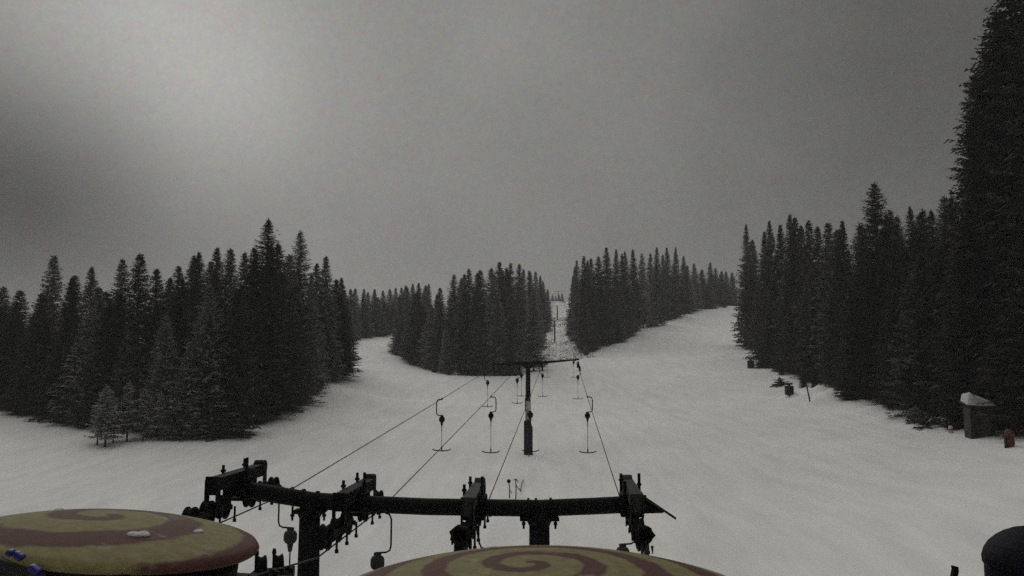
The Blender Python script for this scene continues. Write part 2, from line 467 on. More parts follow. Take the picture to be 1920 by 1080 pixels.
def rows(key, E, step0, rowsd, side, hmin, hmax, frost, extra=0, first_kind=None):
    cnt = 0
    for r, (depth, stp) in enumerate(rowsd):
        pts = walk(E, step0 * stp)
        for q in pts:
            cdir = Vector((q.x, q.y)).normalized()
            off = Vector((side[0], side[1])) * depth
            q2 = Vector((q.x, q.y)) + off + Vector((rnd.uniform(-1.0, 1.0), rnd.uniform(-.9, 1.2))) + (cdir * .6)
            g = ground(q2.x, q2.y)
            H = rnd.uniform(hmin, hmax) * (1.0 if r else rnd.uniform(.5, 1.0))
            px, _ = proj((q2.x, q2.y, g))
            lim = sky_limit(key, px) + rnd.uniform(10, 42)
            if px < -60 or px > 1990: 
                if rnd.random() < .5: continue
            for _ in range(40):
                if proj((q2.x, q2.y, g + H))[1] < lim: H *= .965
            if H < 5: continue
            yield r, px, (q2.x, q2.y, g - .12), H
def plant(key, E, step0, rowsd, side, hmin, hmax):
    L = list(rows(key, E, step0, rowsd, side, hmin, hmax, 0))
    for r, px, loc, H in L:
        kind = 'm%d' % rnd.randrange(9)
        if key == 'Q' and r == 0 and 1478 < px < 1600:
            x, y = loc[0] + 3.2, loc[1] + 2.2; loc = (x, y, ground(x, y) - .12)
        if px > 1765 and loc[1] < 55 and key == 'Q': continue       # clearing round the hut
        if key == 'Q' and loc[1] < 75: kind = 'n%d' % rnd.randrange(3)
        w = min(1.5, max(.8, 17.0 / H)) * rnd.uniform(.72, 1.2)
        fr = mood(FROST[key])
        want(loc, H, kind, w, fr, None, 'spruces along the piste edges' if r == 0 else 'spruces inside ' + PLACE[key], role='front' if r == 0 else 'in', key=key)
plant('L', EDGE_L, 3.3, [(3.2, 1.0), (9.5, 1.8)], (-.75, .66), 14, 19)
plant('F', [(655, 640, 192), (690, 634, 206), (737, 626, 224)], 3.2, [(1.0, 1.0), (9, 1.6)], (-.1, 1), 12, 16)
plant('M', EDGE_M[:7], 2.6, [(2.2, 1.0), (8, 1.8)], (.35, .93), 13, 18)
plant('M', EDGE_M[7:], 4.0, [(4.2, 1.0)], (-1, 0), 12, 15)
plant('R', EDGE_R[:3], 4.0, [(4.0, 1.0)], (1, 0), 12, 15)
plant('R', EDGE_R[3:], 2.8, [(2.0, 1.0), (8, 1.8)], (.0, 1), 13, 17)
plant('Q', EDGE_Q[:9], 3.0, [(2.6, 1.0), (8, 1.9)], (.85, .53), 14, 19)

for key, E, n_ in (('L', EDGE_L, 11), ('M', EDGE_M[:7], 9), ('R', EDGE_R[3:], 8), ('Q', EDGE_Q[:8], 10)):
    pts = [P(*e) for e in E]
    for q in range(n_):
        u = rnd.random() * (len(pts) - 1.001); a = pts[int(u)].lerp(pts[int(u) + 1], u % 1)
        x, y = a.x + rnd.uniform(-.8, 1.4), a.y + rnd.uniform(-1.6, .8)
        H = rnd.uniform(1.6, 5.0)
        if key == 'L' and a.x > -30: continue
        want((x, y, ground(x, y) - .1), H, 'm%d' % rnd.randrange(9), rnd.uniform(1.1, 1.7), mood(FROST[key]), None, 'low young spruces at the forest foot', role='small', key=key)
# big dark spruces at the right border and frosted ones in front on the left
for px, tipy, Y, k, w, fr, lean, lab in [
    (1816, 138, 60, 'n0', .80, -.5, -.02, 'very tall ragged spruce leaning left, leftmost of the tall dark border group'),
    (1846, 96, 62, 'n2', 1.15, -.5, 0, 'huge dark spruce behind the hut, second from the left in the border group'),
    (1868, 20, 58, 'n1', 1.2, -.5, 0, 'huge dark spruce behind the hut, third from the left in the border group'),
    (1905, -60, 56, 'n2', 1.2, -.5, 0, 'huge dark spruce running out of the top at the right border'),
    (1965, -120, 52, 'n1', 1.3, -.5, 0, 'huge dark spruce filling the right border from top to hut'),
    (1836, 330, 60, 'n2', 1.1, -.5, 0, 'mid-height dark spruce directly above the snow-roofed hut'),
    (1806, 430, 57, 'n0', 1.2, -.2, 0, 'dark spruce whose boughs hang beside the left wall of the hut'),
    (1872, 520, 53, 'n1', 1.3, -.5, 0, 'shorter dark spruce tucked between hut and orange pad'),
    (1893, 420, 55, 'n0', 1.3, -.5, 0, 'dark spruce right behind the orange pad'),
    (1945, 300, 48, 'n2', 1.4, -.5, 0, 'dark spruce at the right border to the right of the orange pad')]:
    tip = P(px, tipy, Y); g = ground(tip.x, tip.y)
    want((tip.x, tip.y, g - .1), tip.z - g + .1, k, w, fr, lab, 'dark spruces at the right border', lean=lean, rz=1.0, keep=True)
for px, tipy, basey, k, w, fr, lab in [
    (383, 532, 818, 'n1', 1.35, .30, 'broad frosted spruce at the front of the left forest, paler than those around it'),
    (305, 590, 815, 'n0', 1.2, .30, 'frosted mid-height spruce left of the broad frosted one'),
    (345, 640, 822, 'm2', 1.2, .28, 'short frosted spruce between the two frosted front spruces'),
    (180, 560, 800, 'm4', 1.0, .20, 'greyish spruce behind the thin young trees on the left'),
    (130, 600, 790, 'm0', 1.0, .10, 'half-height spruce at the left snow edge beside a thin stake-like stem'),
    (432, 540, 818, 'm6', 1.2, .02, 'dark full spruce just right of the broad frosted one')]:
    b = hit(px, basey); tz = P(px, tipy, b.y).z
    want((b.x, b.y, b.z - .1), tz - b.z + .1, k, w, fr, lab, 'frosted spruces at the front of the left forest', keep=True)
for k, (px, tipy, basey, w, lab) in enumerate([
    (182, 735, 834, 1.1, 'thin young spruce with bare stem, leftmost of the young clump'),
    (197, 722, 838, 1.3, 'thin young spruce with bare stem, second in the young clump'),
    (212, 745, 830, 1.2, 'thin young spruce with bare stem, third in the young clump'),
    (238, 715, 828, 1.2, 'taller thin young spruce right of the clump centre'),
    (268, 728, 826, 1.2, 'thin young spruce, last but one on the right of the young clump'),
    (297, 735, 826, 1.1, 'thin young spruce with bare stem, rightmost of the young clump'),
    (141, 742, 797, .9, 'lone thin sapling left of the young clump')]):
    b = hit(px, basey); tz = P(px, tipy, b.y).z
    want((b.x, b.y, b.z - .1), tz - b.z + .1, 'y%d' % (k % 2), w, .42, lab, 'thin young spruces on the left', keep=True)
for px, tipy, basey, lab in [(1095, 520, 664, 'spruce with tall bare trunk at the corner of the lift corridor'),
                             (1139, 525, 650, 'spruce with bare lower trunk right of the corridor corner')]:
    b = hit(px, basey); tz = P(px, tipy, b.y).z
    want((b.x, b.y, b.z - .1), tz - b.z + .1, 'b0' if px < 1100 else 'b1', 1.1, .12, lab, 'bare-trunked spruces at the corridor', keep=True)
for k, (px, tipy, Y) in enumerate([(1036, 551, 505), (1042, 554, 512), (1048, 552, 508), (1054, 549, 505)]):
    t = P(px, tipy, Y); g = ground(t.x, t.y)
    want((t.x, t.y, g - .1), max(2.5, t.z - g), 'm%d' % k, 1.5, .1,
           'small distant spruce closing the top of the lift corridor, %s from the left' % ordw(k + 1), 'spruces closing the corridor top', keep=True)


# ---- which trees does the photograph show? a coarse z-buffer of the crown cones
RW, RH = 480, 270
own = -np.ones((RH, RW), int)
order = sorted(range(len(PLAN)), key=lambda q: -PLAN[q]['loc'].y)
RAD = {'m': 2.9, 'n': 2.8, 'b': 1.9, 'y': 2.6}
XX = np.arange(RW) + .5
for q in order:
    p = PLAN[q]; l = p['loc']
    bx, by = proj(l); tx, ty = proj(l + Vector((0, 0, p['H'])))
    hw = RAD[p['kind'][0]] * p['wid'] * p['H'] / PH * F / l.y * .95
    s_ = RW / 1920
    bx, by, tx, ty, hw = bx * s_, by * s_, tx * s_, ty * s_, hw * s_
    for yy in range(max(0, int(ty)), min(RH, int(by) + 1)):
        t = (yy + .5 - ty) / max(.1, by - ty)
        cx = tx + (bx - tx) * t
        h = hw * min(1, max(0, t) ** .9) + .3
        a, b = int(max(0, cx - h)), int(min(RW, cx + h + 1))
        if b > a: own[yy, a:b] = q
cnt = np.bincount(own[own >= 0].ravel(), minlength=len(PLAN))
for q, p in enumerate(PLAN): p['n'] = int(cnt[q]) + (10000 if p['keep'] else 0)
seen = sorted([p for p in PLAN if p['n'] >= 3], key=lambda p: -p['n'])
print('PLAN', len(PLAN), 'SEEN', len(seen), 'KEPT', sum(p['keep'] for p in PLAN))
seen = seen[:296]
for key in PLACE:
    for role in ('sky', 'front', 'small', 'in'):
        grp = sorted([p for p in seen if p['key'] == key and p['role'] == role], key=lambda p: proj(p['loc'])[0])
        for k, p in enumerate(grp):
            look = 'pale frosted spruce' if p['frost'] > .22 else 'greyish spruce' if p['frost'] > .10 else 'dark spruce'
            if p['label']: continue
            if role == 'sky': p['label'] = '%s, tip %s from left on the skyline of %s' % (look, ordw(k + 1), PLACE[key])
            elif role == 'small': p['label'] = 'low young spruce, %s from left, at the foot of %s' % (ordw(k + 1), PLACE[key])
            elif role == 'front': p['label'] = '%s %s from left along the snow edge of %s' % (look, ordw(k + 1), PLACE[key])
            else: p['label'] = 'spruce inside %s, half hidden by nearer trees' % PLACE[key]
for p in seen:
    spruce(p['loc'], p['H'], p['kind'], p['wid'], p['frost'], p['label'], p['group'], p['rz'], p['lean'])

# low shrubs by the right snow bank
def shrub(px, py, R, H, lab, seed, frost=.0):
    b = hit(px, py)
    r = empty('low_spruce_bush', (b.x, b.y, b.z - .1), lab, 'bush', 'low bushes by the right snow bank')
    me = crown_mesh('bush_foliage', H, R, .22, 22, 6, seed, bare=.0, tri=.3, ragged=.4, slim=.5)
    c = bpy.data.objects.new('foliage', me); COL.objects.link(c); c.parent = r; c.color = (frost, 0, 0, 1)
shrub(1428, 690, 1.7, 1.6, 'low dark bush right of the small padded post at the piste edge', 201)
shrub(1462, 722, 1.0, .9, 'small dark twiggy bush left of the padded box post', 202)
shrub(1745, 795, 1.8, .9, 'low dark bush half buried in the snow bank left of the hut', 203)
shrub(1718, 790, .9, 1.1, 'small pale grassy bush on the snow bank', 204, .3)
shrub(1790, 800, 1.0, .8, 'low bush beside the hut wall', 205)

# dark tufts added to darken the corridor snow, standing in for tree shade
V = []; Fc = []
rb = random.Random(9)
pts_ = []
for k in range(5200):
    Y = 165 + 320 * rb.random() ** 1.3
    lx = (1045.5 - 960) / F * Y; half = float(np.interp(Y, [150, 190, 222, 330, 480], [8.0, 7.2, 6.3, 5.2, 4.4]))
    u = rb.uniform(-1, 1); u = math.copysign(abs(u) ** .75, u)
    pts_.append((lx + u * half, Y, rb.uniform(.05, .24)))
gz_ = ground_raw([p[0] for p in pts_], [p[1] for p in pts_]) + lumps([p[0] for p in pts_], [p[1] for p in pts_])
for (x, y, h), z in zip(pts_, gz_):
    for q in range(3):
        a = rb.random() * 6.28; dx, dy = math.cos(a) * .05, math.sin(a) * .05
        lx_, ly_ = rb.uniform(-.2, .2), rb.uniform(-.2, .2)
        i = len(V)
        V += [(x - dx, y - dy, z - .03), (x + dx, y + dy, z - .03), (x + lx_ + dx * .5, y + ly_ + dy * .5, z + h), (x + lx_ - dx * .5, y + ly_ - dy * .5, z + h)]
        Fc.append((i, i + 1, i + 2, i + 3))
me = bpy.data.meshes.new('shade_tufts'); me.from_pydata(V, [], Fc); me.materials.append(M_trunk)
o = bpy.data.objects.new('shade_tufts', me); COL.objects.link(o)
tag(o, 'dark tufts added to deepen the shade on the lift corridor snow', 'shade_tufts', kind='stuff')

# ------------------------------------------------------------------ haul ropes
def rx(i, Y): return [-4.36, -2.48, -0.60, 1.90][i] + [.059, .061, .0586, .0653][i] * (Y - 13)
WHEEL = {0: dict(c=(-3.72, 7.8), z=CH - 1.98, r=.98), 1: dict(c=(.27, 6.7), z=CH - 2.22, r=1.22)}
T2Y, T3Y, T4Y, T5Y = 62.0, 215.0, 330.0, 470.0
T2TOP = P(990, 681, T2Y).z
def towerz(Y, h): 
    x = (rx(0, Y) + rx(3, Y)) / 2
    return ground(x, Y) + h
T3TOP, T4TOP, T5TOP = towerz(T3Y, 5.8), towerz(T4Y, 5.8), towerz(T5Y, 5.8)
def rz_(i, Y):
    K = [(6.0, [CH - 1.98, CH - 1.98, CH - 2.22, CH - 2.22][i]), (11.0, CH - [2.24, 2.45, 2.48, 2.46][i]), (14.8, CH - [2.24, 2.44, 2.46, 2.44][i]), (T2Y, T2TOP - .28), (T3Y, T3TOP - .25), (T4Y, T4TOP - .25), (T5Y, T5TOP - .25)]
    for (a, za), (b, zb) in zip(K, K[1:]):
        if Y <= b:
            t = (Y - a) / (b - a)
            sag = 0 if b - a < 10 else (b - a) * (.0099 if b - a > 100 else .001)
            return za + (zb - za) * t - 4 * sag * t * (1 - t)
    return K[-1][1]
for lift in (0, 1):
    w = WHEEL[lift]; bm = bmesh.new()
    i0, i1 = lift * 2, lift * 2 + 1
    far = [T5Y + k * 0 for k in ()]
    def side(i):
        Ys = [T5Y, 440, 400, 365, T4Y, 300, 272, 245, T3Y, 190, 165, 140, 115, 90, 75, T2Y, 56, 50, 44, 38, 32, 26, 20, 14.8, 11.0]
        return [Vector((rx(i, Y), Y, rz_(i, Y))) for Y in Ys]
    arc = []
    a0 = PI - .06; 
    for k in range(15):
        a = PI - .06 + (PI + .0) * k / 14
        arc.append(Vector((w['c'][0] + w['r'] * math.cos(a), w['c'][1] + w['r'] * math.sin(a), w['z'])))
    path = side(i0) + arc + side(i1)[::-1]
    add_tube(bm, path, [.0115 + .0001 * max(0, p.y - 20) for p in path], 6)
    o = link('haul_rope', bm, M_rope)
    tag(o, ['left haul rope pair running from the left swirl-topped wheel up the lift corridor',
            'right haul rope pair running from the front swirl-topped wheel up the lift corridor'][lift], 'wire rope', 'haul ropes of the two drag lifts')

# ------------------------------------------------------------------ near tower
AX = [(438, 914), (520, 928), (590, 939), (690, 945), (800, 950), (1010, 953), (1110, 949), (1212, 944)]
AP = [P(a, b, 13.0) for a, b in AX]
def armz(x):
    return float(np.interp(x, [p.x for p in AP], [p.z for p in AP]))
t1 = empty('lift_tower', (-1.4, 13.0, ground(-1.4, 13)), 'near twin-legged lift tower with a long dark tube crossarm', 'lift tower', 'lift towers')
def local(o, p): return Vector(p) - o.location
bm = bmesh.new()
add_tube(bm, [local(t1, p) for p in AP], .132, 20)
link('crossarm', bm, M_metal, t1, True)
for px in (577, 603, 990, 1004, 1031):
    bm = bmesh.new()
    x = (px - 960) / F * 13.0
    c = local(t1, (x, 13.0, armz(x)))
    add_tube(bm, [c - Vector((.018, 0, 0)), c + Vector((.018, 0, 0))], .160, 20)
    link('flange', bm, M_metal, t1)
for px in (590, 1010):
    x = (px - 960) / F * 13.0
    gz = ground(x, 13) - .3
    c = local(t1, (x, 13.0, 0)); zt = armz(x) - t1.location.z
    bm = bmesh.new()
    b0 = gz - t1.location.z
    add_tube(bm, [(c.x, 0, b0), (c.x, 0, zt - .05)], [.215 if px == 590 else .19, .160], 24)
    add_tube(bm, [(c.x, 0, zt - .26), (c.x, 0, zt - .14)], [.17, .22], 24)
    if px == 1010: add_box(bm, (c.x, 0, zt - .155), (.62, .30, .05), bev=.01)
    else: add_box(bm, (c.x, 0, zt - .17), (.5, .30, .05), bev=.01)
    leg = link('column', bm, M_metal, t1, True)
    bm = bmesh.new()
    for sx in (-.25, .25):
        add_tube(bm, [(c.x + sx, -.1, zt - .30), (c.x + sx, -.1, zt - .08)], .018, 8)
        add_tube(bm, [(c.x + sx, -.1, zt - .24), (c.x + sx, -.1, zt - .20)], .034, 6)
    link('bolt', bm, M_metal, leg)
# slanted end plate on the right
e0 = local(t1, P(1206, 932, 13.0)); e1 = local(t1, P(1262, 970, 13.0)); e2 = local(t1, P(1206, 961, 13.0)); e3 = local(t1, P(1240, 960, 13.0))
bm = bmesh.new()
vs = []
for dy in (-.10, .10):
    vs.append([bm.verts.new(p + Vector((0, dy, 0))) for p in (e0, e0 + (e1 - e0) * .68, e3, e2)])
bm.faces.new(vs[0]); bm.faces.new(vs[1][::-1])
for k in range(4): bm.faces.new((vs[0][k], vs[0][(k + 1) % 4], vs[1][(k + 1) % 4], vs[1][k]))
link('end_plate', bm, M_metal, t1)
bm = bmesh.new()
d = e1 - e0
rot = Matrix.Rotation(math.atan2(-d.z, d.x), 3, 'Y')
add_box(bm, e0 + d * .55 + Vector((.0, -.13, .015)), (d.length * .98, .05, .035), rot, .006)
link('edge_strip', bm, M_steel, t1)

def wheel_prof(r, w):
    h = w / 2
    return [(0, -h * .7), (r * .55, -h * .7), (r * .6, -h * .5), (r * .72, -h * .5), (r * .74, -h), (r, -h), (r * 1.0, -h * .7), (r * .86, -h * .25), (r * .86, h * .25), (r, h * .7), (r, h),
            (r * .74, h), (r * .72, h * .5), (r * .6, h * .5), (r * .55, h * .7), (0, h * .7)]
MX = Matrix.Rotation(PI / 2, 4, 'Y')
def sheave_assembly(x0, slope, label, var=0):
    """long yoke over the crossarm, end plates, two rocker bars and six grooved sheaves riding on the rope"""
    z0 = armz(x0)
    R = empty('sheave_assembly', (x0, 13.0, z0), label, 'sheave assembly', 'sheave assemblies on the near crossarm', -math.atan(slope))
    bm = bmesh.new()
    add_box(bm, (0, .0, .175), (.16, 1.95, .19), bev=.02)
    add_box(bm, (0, .0, .271), (.19, 1.9, .018))
    add_tube(bm, [(-.085, .93, .235), (.085, .93, .235)], .11, 18)
    add_box(bm, (0, -.97, .17), (.20, .05, .27), bev=.01)
    link('yoke_beam', bm, M_steel if var else M_metal, R)
    bm = bmesh.new()
    add_box(bm, (0, 0, .13), (.36, .42, .09), bev=.012)
    add_box(bm, (-.165, 0, .0), (.03, .34, .34), bev=.008)
    add_box(bm, (.165, 0, .0), (.03, .34, .34), bev=.008)
    add_box(bm, (0, 0, -.16), (.36, .34, .03), bev=.006)
    link('clamp_bracket', bm, M_metal, R)
    for y in (-.95, .93):
        bm = bmesh.new()
        for s in (-1, 1):
            add_box(bm, (s * .084, y, .0), (.018, .15, .52), bev=.005)
        add_tube(bm, [(-.12, y, -.18), (.12, y, -.18)], .04, 10)
        link('hanger_plate', bm, M_metal, R)
    for grp in ((-1.64, -1.10, -.56), (.5, 1.05, 1.6)):
        yc = sum(grp) / 3
        bm = bmesh.new()
        for s in (-1, 1):
            add_box(bm, (s * .088, yc, -.19), (.014, 1.25, .10), bev=.005)
        for y in (grp[0] + .27, grp[1] + .27):
            add_box(bm, (0, y, -.17), (.17, .04, .05))
        bar = link('rocker_bar', bm, M_metal, R)
        for y in grp:
            bm = bmesh.new()
            add_lathe(bm, wheel_prof(.178, .115), 26, Matrix.Translation((0, y, -.20)) @ MX)
            sh = link('sheave', bm, M_rubber, R, False)
            bm = bmesh.new()
            add_tube(bm, [(-.125, y, -.20), (.125, y, -.20)], .022, 8)
            add_tube(bm, [(-.14, y, -.20), (-.118, y, -.20)], .042, 6)
            add_tube(bm, [(.118, y, -.20), (.14, y, -.20)], .042, 6)
            link('axle', bm, M_metal, sh)
            bm = bmesh.new()
            add_tube(bm, [(.105, y + .2, -.22), (.105, y + .2, -.44)], .017, 7)
            add_tube(bm, [(.105, y + .2, -.41), (.105, y + .2, -.455)], .028, 7)
            link('rope_catcher', bm, M_metal, R)
    for s, y, h in ((-1, -.30, .08), (1, .02, .20), (-1, .55, .10)):
        bm = bmesh.new()
        add_tube(bm, [(s * .125, y, .12), (s * .125, y, .34 + h * .7)], .024, 8)
        add_tube(bm, [(s * .125, y, .29), (s * .125, y, .325)], .042, 6)
        link('stud', bm, M_metal, R)
    return R
sheave_assembly(rx(0, 13), .059, 'leftmost pulley train on the near crossarm, its yoke sticking out past the arm end', 0)
sheave_assembly(rx(1, 13), .061, 'second pulley train from the left, right of the left column', 0)
sheave_assembly(rx(2, 13), .0586, 'third pulley train, hanging left of the middle column', 1)
sheave_assembly(rx(3, 13), .0653, 'rightmost pulley train beside the slanted end plate', 1)
# messy ice and grease built up under the right two trains
for i, lab in ((2, 'icy clump of ropes and springs hanging under the third pulley train'), (3, 'icy clump of ropes and springs hanging under the rightmost pulley train')):
    x = rx(i, 11.3)
    r = empty('catcher_spring', (x, 11.35, CH - 2.33), lab, 'spring', 'catcher springs under the right pulley trains')
    bm = bmesh.new()
    rr = random.Random(i)
    pts = []
    for k in range(70):
        a = k * .9
        pts.append((math.cos(a) * .11 + rr.uniform(-.03, .03), -.3 + k * .0085, .04 + math.sin(a) * .11 + (.12 - k * .0012)))
    add_tube(bm, pts, .026, 6)
    link('coil', bm, M_metal, r)
    bm = bmesh.new()
    for k in range(9):
        bm = bmesh.new()
        a = Vector((rr.uniform(-.13, .13), rr.uniform(-.3, .3), .02))
        add_tube(bm, [a, a + Vector((rr.uniform(-.03, .03), 0, -rr.uniform(.10, .26)))], [.022, .006], 6)
        link('icicle', bm, M_steel, r)
    bm = bmesh.new()

# ------------------------------------------------------------------ T-bar hangers
def tbar(i, Y, label, bulge, near=False, drop=2.55, proto=[None]):
    x = rx(i, Y); z = rz_(i, Y)
    R = empty('tbar_hanger', (x, Y, z), label, 'T-bar', 'T-bar hangers on the haul ropes', 0.0)
    k = 1.0
    s = bulge
    thin = .013 if Y < 30 else .019
    if proto[0] is None or True:
        bm = bmesh.new()
        add_tube(bm, [(0, -.07, 0), (0, .07, 0)], .035, 10)
        add_box(bm, (0, 0, -.035), (.05, .10, .05), bev=.008)
        link('rope_clamp', bm, M_metal, R)
        bm = bmesh.new()
        add_tube(bm, [(0, 0, -.04), (s * .10, 0, -.02), (s * .20, 0, -.06), (s * .235, 0, -.14), (s * .235, 0, -.42), (s * .235, 0, -.60), (s * .215, 0, -.68), (s * .15, 0, -.715), (-s * .04, 0, -.725)], thin * 1.25, 8)
        link('hook_arm', bm, M_metal, R, True)
        bm = bmesh.new()
        M = Matrix.Translation((0, 0, -.88))
        add_lathe(bm, [(0, .14), (.05, .14), (.055, .115), (.10, .09), (.125, .04), (.125, -.06), (.10, -.11), (.06, -.135), (.05, -.2), (.035, -.28), (0, -.28)], 18, M)
        add_box(bm, (0, 0, -.74), (.13, .08, .04), bev=.008)
        link('spool_box', bm, M_steel if near else M_metal, R, False)
        bm = bmesh.new()
        add_tube(bm, [(0, 0, -1.15), (0, 0, -drop)], thin * .62, 6)
        add_tube(bm, [(0, 0, -1.15), (0, 0, -1.4)], thin * 1.1, 6)
        link('cord', bm, M_rope, R)
        bm = bmesh.new()
        add_tube(bm, [(-.40, 0, -drop + .045), (-.30, 0, -drop - .01), (-.1, 0, -drop - .035), (.1, 0, -drop - .035), (.30, 0, -drop - .01), (.40, 0, -drop + .045)], thin * 1.25, 8)
        add_tube(bm, [(0, 0, -drop + .15), (0, 0, -drop - .03)], thin * 1.5, 8)
        link('seat_bar', bm, M_rubber, R, True)
    return R
tbar(0, 15.6, 'T-bar spool hanging just left of the left column of the near tower', -1, True)
tbar(1, 14.6, 'T-bar spool hanging under the crossarm between second pulley train and front swirl lid', 1, True)
tbar(2, 15.0, 'T-bar hook and spool right beside the third pulley train, low behind the swirl lid', -1, True).rotation_euler.y = -.2
tbar(3, 15.2, 'T-bar hook and spool left of the rightmost pulley train, low behind the swirl lid', 1, True)
tbar(0, 35.2, 'T-bar on the outermost left rope, leftmost of the mid-distance row', -1, drop=2.2)
tbar(1, 37.6, 'T-bar on the second rope in the mid-distance row, left of the padded tower', 1)
tbar(2, 38.0, 'T-bar half hidden behind the padded tower foot', -1)
tbar(3, 37.6, 'T-bar on the rightmost rope in the mid-distance row', 1)
tbar(0, 57.5, 'small T-bar left of the second tower below its arm, leftmost of the far row', -1)
tbar(1, 60.0, 'small T-bar directly left of the second tower column', 1)
tbar(1, 66.5, 'tiny T-bar with a chunky dark spool just left of the second tower column', -1)
tbar(2, 66.0, 'small T-bar directly right of the second tower column', -1)
tbar(3, 63.6, 'small T-bar under the right end of the second tower arm', 1)
tbar(2, 92.0, 'tiny T-bar beyond the second tower, on the inner right rope', -1)
tbar(3, 92.0, 'tiny T-bar beyond the second tower, on the outer right rope', 1)

# ------------------------------------------------------------------ far towers
def far_tower(Y, top, label, colw, xl, xr_, xc, padded):
    g = ground(xc, Y)
    R = empty('lift_tower', (xc, Y, g), label, 'lift tower', 'lift towers')
    H = top - g
    bm = bmesh.new()
    if padded:
        zw0, zw1 = P(990, 788, Y).z - g, P(990, 752, Y).z - g
        add_tube(bm, [(0, 0, -.4), (0, 0, zw0)], colw * 1.1, 20)
        add_tube(bm, [(0, 0, zw1), (0, 0, H - .35)], [colw * .92, colw * .82], 20)
        link('column', bm, M_metal, R, True)
        bm = bmesh.new(); add_tube(bm, [(0, 0, zw0), (0, 0, zw1)], colw * 1.02, 20)
        link('white_band', bm, M_white, R, True)
        bm = bmesh.new()
        h = zw0 - .02
        add_box(bm, (-.07, -.26, h * .5 - .15), (.52, .22, h + .3), bev=.06)
        add_box(bm, (.14, -.20, h * .42 - .15), (.40, .36, h * .84 + .3), bev=.06)
        add_box(bm, (-.02, .24, h * .45 - .15), (.6, .25, h * .9 + .3), bev=.06)
        link('padding', bm, M_pad, R)
        # two small marks stencilled on the band
        bm = bmesh.new()
        add_box(bm, (-.02, -colw * 1.04, (zw0 + zw1) / 2 - .28), (.18, .012, .26))
        link('plate', bm, M_steel, R)
    else:
        add_tube(bm, [(0, 0, -.4), (0, 0, H - .2)], [colw, colw * .85], 14)
        link('column', bm, M_metal, R, True)
    # tapering crossarm: deep at the column, thin at its ends; the right end sits a little higher
    bm = bmesh.new()
    l, r = xl - xc, xr_ - xc
    up = .14 if padded else 0
    prof = [(l, -.02 - up, .12), (l * .5, -.02 - up * .5, .16), (-.55, 0, .24), (-.22, 0, .52), (.22, 0, .52), (.65, .02, .26), (r * .5, up * .6, .17), (r, up * 1.6, .11)]
    if not padded: prof = [(a, b, c * .45) for a, b, c in prof]
    secs = []
    for x, zc, h in prof:
        zt = H + .12 + zc
        secs.append([bm.verts.new((x, dy, zz)) for dy, zz in ((-.13, zt), (.13, zt), (.13, zt - h), (-.13, zt - h))])
    for a, b in zip(secs, secs[1:]):
        for k in range(4): bm.faces.new((a[k], a[(k + 1) % 4], b[(k + 1) % 4], b[k]))
    bm.faces.new(secs[0]); bm.faces.new(secs[-1][::-1])
    link('crossarm', bm, M_metal, R)
    for i in range(4):
        x = rx(i, Y) - xc
        bm = bmesh.new()
        sc = 1.0 if padded else 1.3
        add_box(bm, (x, 0, H - .12), (.10, 1.5, .08))
        for y in (-.6, -.2, .2, .6):
            add_lathe(bm, [(0, -.05), (.13 * sc, -.05), (.13 * sc, .05), (0, .05)], 14, Matrix.Translation((x, y, H - .22)) @ MX)
        add_box(bm, (x, 0, H - .02), (.14, .2, .3))
        link('sheave_train', bm, M_metal, R)
        if padded:
            bm = bmesh.new()
            add_box(bm, (x + .05, -.55, H - .42), (.13, .09, .42), bev=.02)
            link('rope_guide', bm, M_metal, R)
    return R
far_tower(T2Y, T2TOP, 'second lift tower, single T-shaped column with dark padded foot and white band', .215, rx(0, T2Y) - .05, rx(3, T2Y) + .1, P(990, 700, T2Y).x, True)
far_tower(T3Y, T3TOP, 'distant small lift tower standing in the lift corridor', .2, rx(0, T3Y), rx(3, T3Y), P(1040, 600, T3Y).x, False)
far_tower(T4Y, T4TOP, 'very distant lift tower high up the lift corridor', .3, rx(0, T4Y), rx(3, T4Y), P(1045, 600, T4Y).x, False)
far_tower(T5Y, T5TOP, 'farthest lift tower at the top of the corridor', .25, rx(0, T5Y), rx(3, T5Y), P(1047, 600, T5Y).x, False)

# loose cable from the second tower foot to the snow stakes
a = P(992, 846, T2Y - .6)
pts = [a, P(990, 868, 60.2), P(986, 890, 57.5), hit(979, 912) + Vector((0, 0, .25)), hit(976, 922) + Vector((0, 0, .05)), hit(968, 930) + Vector((0, 0, .6))]
bm = bmesh.new(); add_tube(bm, pts, .025, 6)
tag(link('loose_cable', bm, M_rope), 'thin dark cable drooping from the padded tower foot to the snow stakes', 'cable')
for px, py, h, lab, head in [(955, 934, .95, 'short stake with round knob head, left of the two behind the near crossarm', 1), (967, 936, 1.1, 'short stake with bent top, right of the two behind the near crossarm', 0)]:
    b = hit(px, py)
    r = empty('marker_stake', b, lab, 'stake', 'two stakes in the snow behind the near crossarm')
    bm = bmesh.new()
    add_tube(bm, [(0, 0, -.2), (.02, 0, h * .5), (-.03 if head else 0, 0, h)], .03, 8)
    link('post', bm, M_metal, r)
    bm = bmesh.new()
    if head:
        bmesh.ops.create_icosphere(bm, subdivisions=2, radius=.12, matrix=Matrix.Translation((-.03, 0, h)))
        add_tube(bm, [(0, 0, h * .55), (.16, 0, h * .25)], .02, 6)
    else:
        add_tube(bm, [(-.12, 0, h - .04), (0, 0, h + .04), (.14, 0, h - .14)], .028, 6)
    link('head', bm, M_metal, r)

